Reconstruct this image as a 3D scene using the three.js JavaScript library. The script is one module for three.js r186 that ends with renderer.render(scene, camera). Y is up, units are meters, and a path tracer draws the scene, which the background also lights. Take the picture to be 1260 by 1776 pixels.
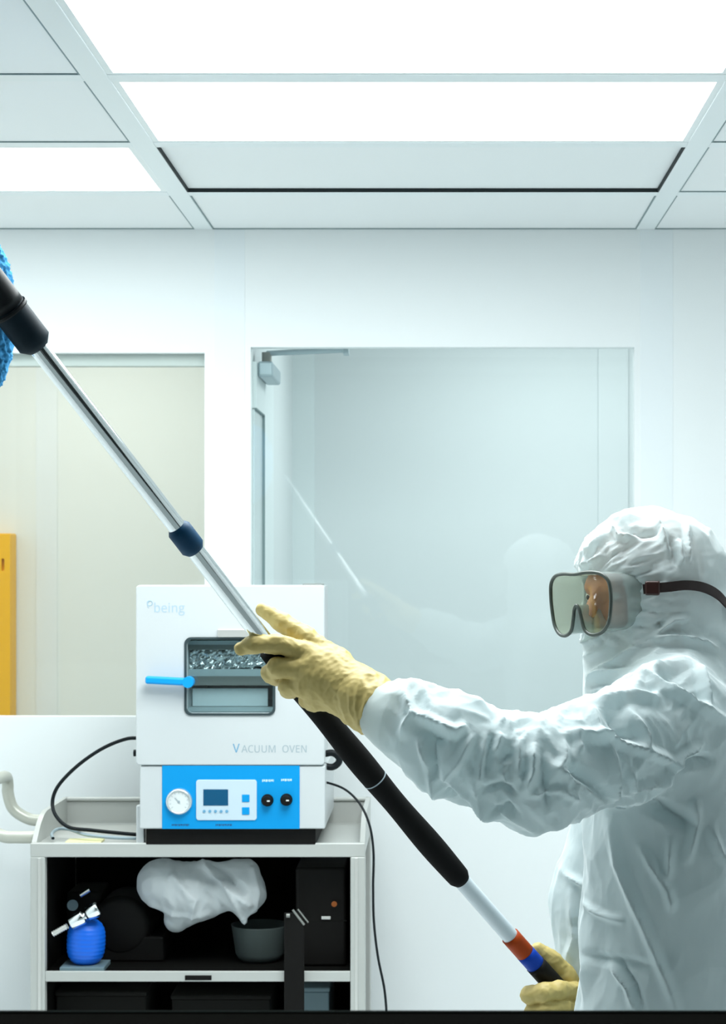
import * as THREE from 'three';
import { RoundedBoxGeometry } from 'three/addons/geometries/RoundedBoxGeometry.js';
import { mergeGeometries } from 'three/addons/utils/BufferGeometryUtils.js';
import { RectAreaLightUniformsLib } from 'three/addons/lights/RectAreaLightUniformsLib.js';
import { FontLoader } from 'three/addons/loaders/FontLoader.js';
import { TextGeometry } from 'three/addons/geometries/TextGeometry.js';
import { createNoise3D } from 'simplex-noise';

// ---------------------------------------------------------------- camera, light, exposure
const F = 3520, CX = 762, CY = 969, H = 1.55;          // focal length and vanishing point in photo pixels, eye height in metres
const scene = new THREE.Scene();
scene.background = new THREE.Color().setRGB(0.012, 0.016, 0.016);   // the unlit corridor outside the clean room
const camera = new THREE.PerspectiveCamera(2 * Math.atan(CY / F) * 180 / Math.PI, 1524 / 1938, 0.05, 30);
camera.position.set(0, H, 0);
camera.lookAt(0, H, -1);
camera.setViewOffset(1524, 1938, 0, 0, 1260, 1776);
camera.focus = 3.55; camera.userData.fStop = 11;
camera.updateProjectionMatrix();
const renderer = new THREE.WebGLRenderer();
renderer.toneMapping = THREE.LinearToneMapping;
renderer.toneMappingExposure = 1.40;
renderer.shadowMap.enabled = true;
RectAreaLightUniformsLib.init();
const ROOM_LIGHT = 8.8, SIDE_LIGHT = 3.6, LEFT_BAY_LIGHT = 4.2, CENTRE_BAY_LIGHT = 5.4;
const LIGHT_COLOR = new THREE.Color().setRGB(0.935, 1.0, 1.005);
const WARM_COLOR = new THREE.Color().setRGB(1.0, 0.99, 0.93);

// ---------------------------------------------------------------- helpers
const V = (x, y, z) => new THREE.Vector3(x, y, z);
const P = (px, py, d) => V((px - CX) * d / F, H - (py - CY) * d / F, -d);
const X = (px, d) => (px - CX) * d / F, Y = (py, d) => H - (py - CY) * d / F;
function rng(seed) { let a = seed >>> 0; return () => { a = (a + 0x6D2B79F5) | 0; let t = Math.imul(a ^ (a >>> 15), 1 | a); t = (t + Math.imul(t ^ (t >>> 7), 61 | t)) ^ t; return ((t ^ (t >>> 14)) >>> 0) / 4294967296; }; }
const noise = createNoise3D(rng(7));
const baseOf = new Map(), used = new Map();
function numbered(n) { const k = used.get(n) ?? 0; used.set(n, k + 1); return k ? `${n}_${String(k).padStart(3, '0')}` : n; }
function thing(name, label, category, base = V(0, 0, 0), group) {
  const o = new THREE.Group(); o.name = numbered(name); o.position.copy(base); scene.add(o);
  o.userData = { label, category }; if (group) o.userData.group = group;
  baseOf.set(o, base); return o;
}
function structure(name, base = V(0, 0, 0), label, category) {
  const o = new THREE.Group(); o.name = name; o.position.copy(base); scene.add(o); o.userData = { kind: 'structure' };
  if (label) { o.userData.label = label; o.userData.category = category; }
  baseOf.set(o, base); return o;
}
function part(name, geo, mat, parent, label) {                 // geometry is given in world metres
  if (Array.isArray(geo)) geo = geo.length > 1 ? mergeGeometries(geo.map((g) => { const h = g.index ? g.toNonIndexed() : g; for (const k of Object.keys(h.attributes)) if (!['position', 'normal', 'uv'].includes(k)) h.deleteAttribute(k); return h; })) : geo[0];
  const b = baseOf.get(parent); if (b) geo.translate(-b.x, -b.y, -b.z);
  const m = new THREE.Mesh(geo, mat); m.name = name; m.castShadow = m.receiveShadow = true; parent.add(m);
  if (b) baseOf.set(m, b); if (label) m.userData.label = label;
  return m;
}
function single(name, geo, mat, label, category, group) {       // a thing that is one mesh
  if (Array.isArray(geo)) geo = mergeGeometries(geo.map((g) => (g.index ? g.toNonIndexed() : g)));
  geo.computeBoundingBox(); const bb = geo.boundingBox, b = V((bb.min.x + bb.max.x) / 2, bb.min.y, (bb.min.z + bb.max.z) / 2);
  geo.translate(-b.x, -b.y, -b.z);
  const m = new THREE.Mesh(geo, mat); m.name = numbered(name); m.position.copy(b); m.castShadow = m.receiveShadow = true; scene.add(m);
  m.userData = { label, category }; if (group) m.userData.group = group; return m;
}
function box(x0, x1, y0, y1, z0, z1, r = 0.002) {
  const w = Math.abs(x1 - x0), h = Math.abs(y1 - y0), d = Math.abs(z1 - z0), q = Math.min(r, w / 2.2, h / 2.2, d / 2.2);
  const g = q > 0 ? new RoundedBoxGeometry(w, h, d, 2, q) : new THREE.BoxGeometry(w, h, d);
  g.translate((x0 + x1) / 2, (y0 + y1) / 2, (z0 + z1) / 2); return g;
}
const plainBox = (x0, x1, y0, y1, z0, z1) => box(x0, x1, y0, y1, z0, z1, 0);
function cyl(a, b, r0, r1 = r0, seg = 24, open = false) {
  const d = b.clone().sub(a), g = new THREE.CylinderGeometry(r1, r0, d.length(), seg, 1, open);
  g.applyQuaternion(new THREE.Quaternion().setFromUnitVectors(V(0, 1, 0), d.clone().normalize()));
  g.translate((a.x + b.x) / 2, (a.y + b.y) / 2, (a.z + b.z) / 2); return g;
}
function lathe(profile, a, dir, seg = 32) {                      // profile: [along, radius] from point a in direction dir
  const g = new THREE.LatheGeometry(profile.map(([t, r]) => new THREE.Vector2(r, t)), seg);
  g.applyQuaternion(new THREE.Quaternion().setFromUnitVectors(V(0, 1, 0), dir.clone().normalize())); g.translate(a.x, a.y, a.z); return g;
}
const tube = (pts, r, seg = 60, rad = 10) => new THREE.TubeGeometry(new THREE.CatmullRomCurve3(pts, false, 'centripetal'), seg, r, rad, false);
function roundedShape(w, h, r) {
  const s = new THREE.Shape(), x = -w / 2, y = -h / 2;
  s.moveTo(x + r, y); s.lineTo(x + w - r, y); s.absarc(x + w - r, y + r, r, -Math.PI / 2, 0); s.lineTo(x + w, y + h - r); s.absarc(x + w - r, y + h - r, r, 0, Math.PI / 2);
  s.lineTo(x + r, y + h); s.absarc(x + r, y + h - r, r, Math.PI / 2, Math.PI); s.lineTo(x, y + r); s.absarc(x + r, y + r, r, Math.PI, Math.PI * 1.5); return s;
}
// textures made of noise: fine grain only
function grainTexture(size, fn) {
  const d = new Uint8Array(size * size * 4);
  for (let j = 0; j < size; j++) for (let i = 0; i < size; i++) { const v = fn(i / size, j / size), k = (j * size + i) * 4; d[k] = d[k + 1] = d[k + 2] = Math.max(0, Math.min(255, v * 255)); d[k + 3] = 255; }
  const t = new THREE.DataTexture(d, size, size); t.wrapS = t.wrapT = THREE.RepeatWrapping; t.magFilter = THREE.LinearFilter; t.needsUpdate = true; return t;
}
const rgb = (r, g, b) => new THREE.Color().setRGB(r, g, b);
const std = (color, roughness = 0.6, o = {}) => new THREE.MeshPhysicalMaterial({ color, roughness, ...o });

const M = {
  wall: std(rgb(0.875, 0.915, 0.92), 0.45), post: std(rgb(0.85, 0.905, 0.925), 0.4), ceiling: std(rgb(0.90, 0.935, 0.94), 0.7), bar: std(rgb(0.86, 0.92, 0.93), 0.4),
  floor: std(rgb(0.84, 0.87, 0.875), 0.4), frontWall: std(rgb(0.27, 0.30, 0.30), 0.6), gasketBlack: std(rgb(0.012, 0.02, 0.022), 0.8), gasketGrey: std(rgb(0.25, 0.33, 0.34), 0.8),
  lightFrame: std(rgb(0.88, 0.93, 0.93), 0.4), sillBlack: std(rgb(0.004, 0.004, 0.003), 0.95, { specularIntensity: 0.02 }), sillGasket: std(rgb(0.008, 0.014, 0.012), 0.9, { specularIntensity: 0.05 }),
  creamWall: std(rgb(0.84, 0.87, 0.83), 0.6), creamPost: std(rgb(0.83, 0.87, 0.86), 0.6), greyWall: std(rgb(0.70, 0.76, 0.77), 0.6), greyTrim: std(rgb(0.62, 0.66, 0.64), 0.6),
  glass: std(rgb(0.97, 1, 0.99), 0.02, { transmission: 1, thickness: 0, ior: 1.45, side: THREE.DoubleSide }),
  yellow: std(rgb(0.93, 0.49, 0.01), 0.45),
  door: std(rgb(0.74, 0.82, 0.83), 0.5), doorPane: std(rgb(0.68, 0.77, 0.79), 0.2), closer: std(rgb(0.42, 0.52, 0.56), 0.4, { metalness: 0.4 }),
  steel: std(rgb(0.70, 0.70, 0.67), 0.38, { metalness: 0.55 }), steelDark: std(rgb(0.28, 0.29, 0.27), 0.45, { metalness: 0.5 }), chrome: std(rgb(0.84, 0.88, 0.89), 0.10, { metalness: 1 }),
  cartPaint: std(rgb(0.52, 0.535, 0.51), 0.42, { metalness: 0.15 }), cartHandle: std(rgb(0.54, 0.55, 0.48), 0.35, { metalness: 0.2 }),
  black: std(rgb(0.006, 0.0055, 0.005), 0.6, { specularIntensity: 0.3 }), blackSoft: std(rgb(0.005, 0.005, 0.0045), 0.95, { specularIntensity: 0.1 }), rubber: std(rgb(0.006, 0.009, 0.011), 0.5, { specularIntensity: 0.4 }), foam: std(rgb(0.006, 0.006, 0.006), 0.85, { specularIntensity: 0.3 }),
  ovenWhite: std(rgb(0.60, 0.635, 0.645), 0.4), ovenBlue: std(rgb(0.0, 0.30, 0.70), 0.5, { specularIntensity: 0.5 }), handleBlue: std(rgb(0.005, 0.33, 0.78), 0.4, { specularIntensity: 0.6 }), panelWhite: std(rgb(0.56, 0.69, 0.77), 0.4), lcd: std(rgb(0.004, 0.085, 0.19), 0.2),
  letterBlue: std(rgb(0.40, 0.545, 0.64), 0.5), letterGrey: std(rgb(0.36, 0.44, 0.48), 0.5), letterDeep: std(rgb(0.14, 0.36, 0.55), 0.5), printWhite: std(rgb(0.6, 0.85, 0.95), 0.5), printDark: std(rgb(0.01, 0.08, 0.22), 0.6),
  ovenInside: std(rgb(0.50, 0.58, 0.59), 0.45, { metalness: 0.2 }), lightPlate: std(rgb(0.68, 0.75, 0.76), 0.5), ovenSeal: std(rgb(0.03, 0.05, 0.055), 0.5), ovenGlass: std(rgb(0.80, 0.86, 0.87), 0.03, { transmission: 1, thickness: 0, ior: 1.5 }), foil: std(rgb(0.75, 0.78, 0.78), 0.25, { metalness: 1, side: THREE.DoubleSide }),
  gaugeFace: std(rgb(0.75, 0.80, 0.80), 0.4), gaugeRim: std(rgb(0.72, 0.76, 0.77), 0.25, { metalness: 0.8 }),
  clampDark: std(rgb(0.004, 0.016, 0.026), 0.6, { specularIntensity: 0.35 }), clampBlue: std(rgb(0.004, 0.05, 0.115), 0.5, { specularIntensity: 0.4 }), bandRed: std(rgb(0.36, 0.045, 0.002), 0.5, { specularIntensity: 0.4 }), bandBlue: std(rgb(0.0, 0.045, 0.40), 0.5, { specularIntensity: 0.4 }), whiteTube: std(rgb(0.66, 0.74, 0.79), 0.35),
  mopBlue: std(rgb(0.06, 0.36, 0.72), 0.95, { sheen: 0.6, sheenColor: rgb(0.5, 0.8, 1), sheenRoughness: 0.5 }),
  suit: std(rgb(0.74, 0.835, 0.85), 0.9, { transmission: 0.42, thickness: 0, side: THREE.DoubleSide }), inner: std(rgb(0.13, 0.25, 0.26), 0.9), glove: std(rgb(0.58, 0.45, 0.155), 0.55), skin: std(rgb(0.50, 0.22, 0.12), 0.5),
  lens: std(rgb(0.95, 0.96, 0.78), 0.03, { transmission: 1, thickness: 0, ior: 1.5, side: THREE.DoubleSide }), goggleRim: std(rgb(0.06, 0.075, 0.065), 0.3), goggleBody: std(rgb(0.50, 0.56, 0.55), 0.25, { transmission: 0.70, thickness: 0, side: THREE.DoubleSide }), strap: std(rgb(0.022, 0.010, 0.009), 0.6), buckle: std(rgb(0.04, 0.012, 0.010), 0.4), eyeWhite: std(rgb(0.75, 0.72, 0.68), 0.25),
  bag: std(rgb(0.78, 0.84, 0.86), 0.5, { transmission: 0.35, thickness: 0, side: THREE.DoubleSide }), blueCap: std(rgb(0.0, 0.13, 0.72), 0.45), tub: std(rgb(0.055, 0.07, 0.068), 0.7, { specularIntensity: 0.4 }), greyBox: std(rgb(0.13, 0.20, 0.23), 0.6), darkBox: std(rgb(0.008, 0.008, 0.007), 0.8, { specularIntensity: 0.3 }), paper: std(rgb(0.85, 0.82, 0.45), 0.8), hose: std(rgb(0.30, 0.38, 0.42), 0.35), orangeLamp: std(rgb(0.30, 0.08, 0.01), 0.4),
};
M.clampDark.sheen = 0;

// ---------------------------------------------------------------- room shell
const DW = 5.6, ZW = -DW, YC = Y(398, DW), ZF = -2.0, XL = -1.92, XR = 1.84, BACK = -7.25;
const floor = structure('floor'); part('slab', plainBox(-2.1, 2.1, -0.06, 0, BACK - 0.1, 0.4), M.floor, floor);

// ceiling grid: bars, tiles, gaskets
const ceiling = structure('ceiling');
part('slab', plainBox(-2.05, 2.02, YC + 0.09, YC + 0.15, BACK - 0.1, ZF + 0.05), M.ceiling, ceiling);
const colX = [-1.87, -0.65, 0.57, 1.79], rowD = [5.60, 5.06, 4.46, 3.84, 3.23, 2.62, 2.05], bw = 0.025;
for (const x of colX) part('grid_bar', box(x - bw, x + bw, YC, YC + 0.05, ZW, ZF - 0.05, 0.0015), M.bar, ceiling);
for (let c = 0; c < 3; c++) for (let r = 1; r < rowD.length - 1; r++) part('grid_bar', box(colX[c] + bw, colX[c + 1] - bw, YC + 0.0003, YC + 0.05, -rowD[r] - bw, -rowD[r] + bw, 0.0015), M.bar, ceiling);
const lit = { '1,2': 1, '1,3': 1, '0,1': 1 };
const lightNames = { '1,2': 'white square-edged ceiling light panel next to the black-edged ceiling tile', '1,3': 'bright ceiling light panel, the farthest from the rear wall', '0,1': 'ceiling light panel over the left window beside a plain tile' };
for (let c = 0; c < 3; c++) for (let r = 0; r < rowD.length - 1; r++) {
  const x0 = colX[c] + bw, x1 = colX[c + 1] - bw, z0 = -rowD[r] + (r ? bw : 0), z1 = -rowD[r + 1] - bw, key = `${c},${r}`;
  if (lit[key]) {
    const t = thing('ceiling_light', lightNames[key], 'ceiling light', V((x0 + x1) / 2, YC, (z0 + z1) / 2), 'ceiling light panels');
    const f = 0.014;
    part('frame', [plainBox(x0, x1, YC + 0.002, YC + 0.03, z0, z0 + f), plainBox(x0, x1, YC + 0.002, YC + 0.03, z1 - f, z1), plainBox(x0, x0 + f, YC + 0.002, YC + 0.03, z0 + f, z1 - f), plainBox(x1 - f, x1, YC + 0.002, YC + 0.03, z0 + f, z1 - f)], M.lightFrame, t);
    part('diffuser', plainBox(x0 + f, x1 - f, YC + 0.012, YC + 0.02, z0 + f, z1 - f), new THREE.MeshStandardMaterial({ color: 0xffffff, roughness: 0.6, emissive: LIGHT_COLOR, emissiveIntensity: 1.1 }), t);
    const L = new THREE.RectAreaLight(LIGHT_COLOR, c ? ROOM_LIGHT : SIDE_LIGHT, x1 - x0 - 2 * f, z1 - z0 - 2 * f); L.position.set(0, 0.009, 0); L.rotation.x = -Math.PI / 2; L.name = 'lamp_glow'; t.add(L);
  } else {
    const deep = key === '1,1', h = deep ? 0.010 : 0.0032, gm = deep ? M.gasketBlack : M.gasketGrey, w = 0.003;
    const tile = part('ceiling_tile', box(x0 + w, x1 - w, YC + h, YC + h + 0.012, z0 + w, z1 - w, 0.001), M.ceiling, ceiling);
    part('gasket', [plainBox(x0, x1, YC + 0.0006, YC + h + 0.01, z0, z0 + w), plainBox(x0, x0 + w, YC + 0.0006, YC + h + 0.01, z0 + w, z1), plainBox(x1 - w, x1, YC + 0.0006, YC + h + 0.01, z0 + w, z1)], gm, tile);
  }
}

// rear wall with two windows
const S0 = V(0, 0, ZW), wy = Y(1243, DW), topC = Y(602, DW), topL = Y(612, DW), wl1 = X(355, DW), wc0 = X(435, DW), wc1 = X(1101, DW), wl0 = -1.75, WT = 0.05;
const wallBack = structure('wall_back');
const wp = (x0, x1, y0, y1) => part('wall_panel', plainBox(x0, x1, y0, y1, ZW - WT, ZW), M.wall, wallBack);
wp(XL - 0.05, wl0, 0, YC + 0.1); wp(wl0, wl1, 0, wy); wp(wl0, wl1, topL, YC + 0.1); wp(wl1, wc0, 0, YC + 0.1); wp(wc0, wc1, 0, wy); wp(wc0, wc1, topC, YC + 0.1); wp(wc1, XR + 0.05, 0, YC + 0.1);
part('joint_post', box(X(372, DW), X(425, DW), 0, YC, ZW - 0.01, ZW + 0.0008, 0.0006), M.post, wallBack);
part('joint_post', box(X(1111, DW), X(1168, DW), 0, YC, ZW - 0.01, ZW + 0.0008, 0.0006), M.post, wallBack);
const win1 = structure('window_1'); part('pane', new THREE.PlaneGeometry(wl1 - wl0, topL - wy).translate((wl0 + wl1) / 2, (topL + wy) / 2, ZW - 0.027), M.glass, win1);
part('head_rail', box(wl0, wl1, Y(632, DW) - 0.002, topL, ZW - WT - 0.02, ZW - WT + 0.012, 0.003), M.greyTrim, win1);
const win2 = structure('window_2'); part('pane', new THREE.PlaneGeometry(wc1 - wc0, topC - wy).translate((wc0 + wc1) / 2, (topC + wy) / 2, ZW - 0.027), M.glass, win2);
// other walls
const wallLeft = structure('wall_left'); part('wall_panel', plainBox(XL - 0.06, XL, 0, YC + 0.1, BACK, ZF), M.wall, wallLeft);
const wallRight = structure('wall_right'); part('wall_panel', plainBox(XR, XR + 0.06, 0, YC + 0.1, BACK, ZF), M.wall, wallRight);
const wallFront = structure('wall_front');
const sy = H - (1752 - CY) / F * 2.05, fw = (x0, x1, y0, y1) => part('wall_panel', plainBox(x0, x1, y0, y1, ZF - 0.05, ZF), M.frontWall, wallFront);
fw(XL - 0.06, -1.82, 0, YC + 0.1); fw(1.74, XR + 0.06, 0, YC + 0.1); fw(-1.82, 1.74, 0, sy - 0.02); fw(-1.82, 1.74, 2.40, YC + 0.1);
const sill = structure('trim_1', V(0, 0, 0), 'black ledge of the near viewing window', 'window ledge');
part('ledge', box(-1.82, 1.74, sy - 0.02, sy - 0.0015, ZF - 0.05, ZF + 0.05, 0.001), M.sillBlack, sill);
part('gasket', box(-1.82, 1.74, sy - 0.004, sy, ZF - 0.050, ZF - 0.042, 0.001), M.sillGasket, sill);

// ---------------------------------------------------------------- rooms seen through the windows
const wallFar = structure('wall_far');
const split = X(437, DW + WT) - 0.0;
part('cream_panel', plainBox(XL, split - 0.04, 0, YC + 0.1, BACK - 0.05, BACK), M.creamWall, wallFar);
part('grey_panel', plainBox(split, XR, 0, YC + 0.1, BACK - 0.05, BACK), M.greyWall, wallFar);
part('pilaster', plainBox(X(58, 7.2), X(95, 7.2), 0, YC + 0.08, BACK, BACK + 0.004), M.creamPost, wallFar);
part('pilaster', plainBox(X(1040, 7.2), X(1092, 7.2), 0, YC + 0.08, BACK, BACK + 0.012), M.greyWall, wallFar);
const wallPart = structure('wall_partition');
part('wall_panel', plainBox(split - 0.04, split, 0, YC + 0.08, BACK, ZW - WT), M.greyWall, wallPart);
part('pilaster', plainBox(split, X(545, 7.2), 0, YC + 0.08, BACK, BACK + 0.03), M.door, wallPart);
// side door with glazed slot and its closer, seen edge-on
const door1 = structure('door_1', V(split, 0, -5.9), 'pale door with a dark-edged glass slot seen edge-on', 'door');
const dz0 = -5.66, dz1 = -6.22;
part('leaf', [box(split, split + 0.012, 0.01, 2.10, -6.25, -5.925, 0.002), box(split, split + 0.012, Y(716, 5.85), 2.10, -5.925, dz0, 0.002), box(split, split + 0.012, 0.01, 0.9, -5.925, dz0, 0.002)], M.door, door1);
part('glazing_bead', [box(split, split + 0.013, 0.9, Y(716, 5.85), -5.929, -5.921, 0.001), box(split, split + 0.013, Y(716, 5.85) - 0.004, Y(716, 5.85), -5.925, dz0, 0.001)], M.gasketGrey, door1);
part('pane', plainBox(split + 0.001, split + 0.006, 0.9, Y(716, 5.85), -5.925, dz0), M.doorPane, door1);
const dc = thing('door_closer', 'grey door closer with a long arm under the window head', 'door closer', P(445, 640, 5.8));
part('closer_body', box(split + 0.012, split + 0.055, Y(659, 5.8), Y(632, 5.8), -5.98, -5.70, 0.008), M.closer, dc);
part('spindle', cyl(V(split + 0.034, Y(634, 5.75), -5.74), V(split + 0.034, Y(612, 5.75), -5.74), 0.014), M.steelDark, dc);
part('arm', [cyl(V(split + 0.034, Y(613, 5.74), -5.74), P(602, 607, 5.70), 0.0075, 0.0075, 12)], M.closer, dc);
part('arm_bracket', box(X(596, 5.7), X(606, 5.7), Y(616, 5.7), Y(601, 5.7) + 0.004, -5.72, -5.651, 0.002), M.closer, dc);
function bayLight(x0, x1, z0, z1, power, color, label) {
  const t = thing('ceiling_light', label, 'ceiling light', V((x0 + x1) / 2, YC, (z0 + z1) / 2), 'ceiling light panels');
  part('frame', [box(x0 - 0.02, x1 + 0.02, YC + 0.03, YC + 0.09, z0 - 0.02, z1 + 0.02, 0.004)], M.lightFrame, t);
  part('diffuser', box(x0, x1, YC + 0.02, YC + 0.035, z0, z1, 0.003), new THREE.MeshStandardMaterial({ color: 0xffffff, emissive: color, emissiveIntensity: 1.1 }), t);
  const L = new THREE.RectAreaLight(color, power, x1 - x0, z1 - z0); L.position.set(0, 0.017, 0); L.rotation.x = -Math.PI / 2; L.name = 'lamp_glow'; t.add(L);
}
bayLight(-1.6, -0.9, -6.75, -6.15, LEFT_BAY_LIGHT, WARM_COLOR, 'warm ceiling light panel in the cream room behind the left window');
bayLight(0.0, 0.9, -6.7, -6.1, CENTRE_BAY_LIGHT, LIGHT_COLOR, 'cool ceiling light panel in the grey room behind the wide window');
{ // yellow storage cabinet behind the left window
  const d = 7.14, x1 = X(18, d), x0 = x1 - 0.42, yt = Y(925, d), t = thing('storage_cabinet', 'tall yellow-orange metal cabinet behind the left window', 'cabinet', V((x0 + x1) / 2, 0, -d - 0.05));
  part('body', box(x0, x1, 0.03, yt, -d - 0.105, -d - 0.018, 0.006), M.yellow, t);
  const ds = new THREE.Shape(), u0 = x0 + 0.004, u1 = x1 - 0.001; ds.moveTo(u0, 0.06); ds.lineTo(u1, 0.06); ds.lineTo(u1, yt - 0.004); ds.lineTo(u0, yt - 0.004); ds.closePath();
  const hx = X(5, d), hp = new THREE.Path(); hp.moveTo(hx - 0.005, Y(990, d)); hp.lineTo(hx + 0.005, Y(990, d)); hp.lineTo(hx + 0.005, Y(969, d)); hp.lineTo(hx - 0.005, Y(969, d)); hp.closePath(); ds.holes.push(hp);
  part('door', new THREE.ExtrudeGeometry(ds, { depth: 0.018, bevelEnabled: false }).translate(0, 0, -d - 0.018), M.yellow, t);   // with an open finger slot
  part('plinth', box(x0 + 0.02, x1 - 0.02, 0, 0.03, -d - 0.1, -d - 0.04, 0.002), M.yellow, t);
}

// ---------------------------------------------------------------- cart
const DC = 5.0, ZC = -DC, ZB = -5.44;
const cx = (p) => X(p, DC), cyy = (p) => Y(p, DC);
const cart = thing('utility_cart', 'grey steel utility cart carrying a vacuum oven', 'cart', V(cx(343), 0, -5.22));
const cT = cyy(1462), shelfT = cyy(1685), shelfB = cyy(1703);
part('top_tray', [box(cx(52), cx(634), cyy(1487), cT, ZC - 0.012, ZC, 0.004), plainBox(cx(56), cx(630), cT - 0.02, cT - 0.006, ZB, ZC - 0.012)], M.cartPaint, cart);
{ // raised guard: two sloping ends and the rear board
  for (const s of [0, 1]) {
    const xx = s ? cx(634) : cx(52), sh = new THREE.Shape(); sh.moveTo(0, -0.03); sh.lineTo(0, 0); sh.bezierCurveTo(0.03, 0.02, 0.06, 0.055, 0.14, 0.062); sh.lineTo(0.425, 0.062); sh.lineTo(0.425, -0.03); sh.closePath();
    const g = new THREE.ExtrudeGeometry(sh, { depth: 0.012, bevelEnabled: false }); g.rotateY(Math.PI / 2); g.translate(s ? xx - 0.0135 : xx + 0.0015, cT, ZC - 0.0135);
    part('end_guard', g, M.cartPaint, cart);
  }
  part('rear_guard', [box(cx(56), cx(630), cT - 0.02, cT + 0.052, ZB, ZB + 0.012, 0.003), box(cx(56), cx(630), cT + 0.052, cT + 0.062, ZB - 0.004, ZB + 0.018, 0.004)], M.cartPaint, cart);
}
for (const [a, b] of [[52, 78], [608, 634]]) for (const z of [ZC, ZB + 0.03]) {
  const l = part('leg', box(cx(a), cx(b), 0.10, cyy(1486), z - 0.03, z, 0.004), M.cartPaint, cart);
  if (z === ZC) part('corner_strip', box(cx(a < 100 ? 66 : 616), cx(a < 100 ? 71 : 621), 0.10, cyy(1488), z - 0.002, z + 0.003, 0.001), M.steel, l);
  const wx = (cx(a) + cx(b)) / 2, wz = z - 0.015;
  const ca = part('caster', cyl(V(wx - 0.012, 0.045, wz), V(wx + 0.012, 0.045, wz), 0.045), M.rubber, cart);
  part('fork', [box(wx - 0.018, wx - 0.014, 0.04, 0.1, wz - 0.012, wz + 0.012, 0.001), box(wx + 0.014, wx + 0.018, 0.04, 0.1, wz - 0.012, wz + 0.012, 0.001)], M.steel, ca);
}
const sh1 = part('shelf', [box(cx(78), cx(608), shelfB, shelfT, ZC - 0.012, ZC - 0.002, 0.002), plainBox(cx(78), cx(608), shelfT - 0.014, shelfT - 0.006, ZB + 0.012, ZC - 0.012)], M.cartPaint, cart);
part('shelf_mat', plainBox(cx(79), cx(607), shelfT - 0.006, shelfT - 0.004, ZB + 0.012, ZC - 0.012), M.blackSoft, sh1);
part('name_plate', box(cx(321), cx(367), cyy(1700), cyy(1692), ZC - 0.004, ZC + 0.0005, 0.0005), M.black, sh1);
part('shelf', [box(cx(78), cx(608), 0.18, 0.205, ZC - 0.012, ZC - 0.002, 0.002), plainBox(cx(78), cx(608), 0.19, 0.2, ZB + 0.012, ZC - 0.012)], M.cartPaint, cart);
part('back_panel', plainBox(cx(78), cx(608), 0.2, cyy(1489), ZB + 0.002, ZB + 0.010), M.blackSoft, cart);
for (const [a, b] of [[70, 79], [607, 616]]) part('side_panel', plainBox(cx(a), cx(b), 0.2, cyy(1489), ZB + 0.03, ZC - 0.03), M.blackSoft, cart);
{ // push handle: two arms going left and up, joined by a grip
  const hx = -1.146, pf = ZC - 0.06, pb = ZB + 0.05, yb = cyy(1462) + 0.006, yt = Y(1345, 5.38);
  const arm = (z) => [V(cx(56), yb, z), V(cx(20), yb, z), V(hx + 0.06, yb + 0.002, z), V(hx + 0.015, yb + 0.03, z), V(hx, yb + 0.075, z)];
  const g = tube([...arm(pb), V(hx, yt - 0.03, pb), V(hx, yt - 0.008, pb + 0.01), V(hx, yt, pb + 0.04), V(hx, yt, pf - 0.04), V(hx, yt - 0.008, pf - 0.01), V(hx, yt - 0.03, pf), ...arm(pf).reverse()], 0.0155, 160, 14);
  part('handle', g, M.cartHandle, cart);
}

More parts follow.
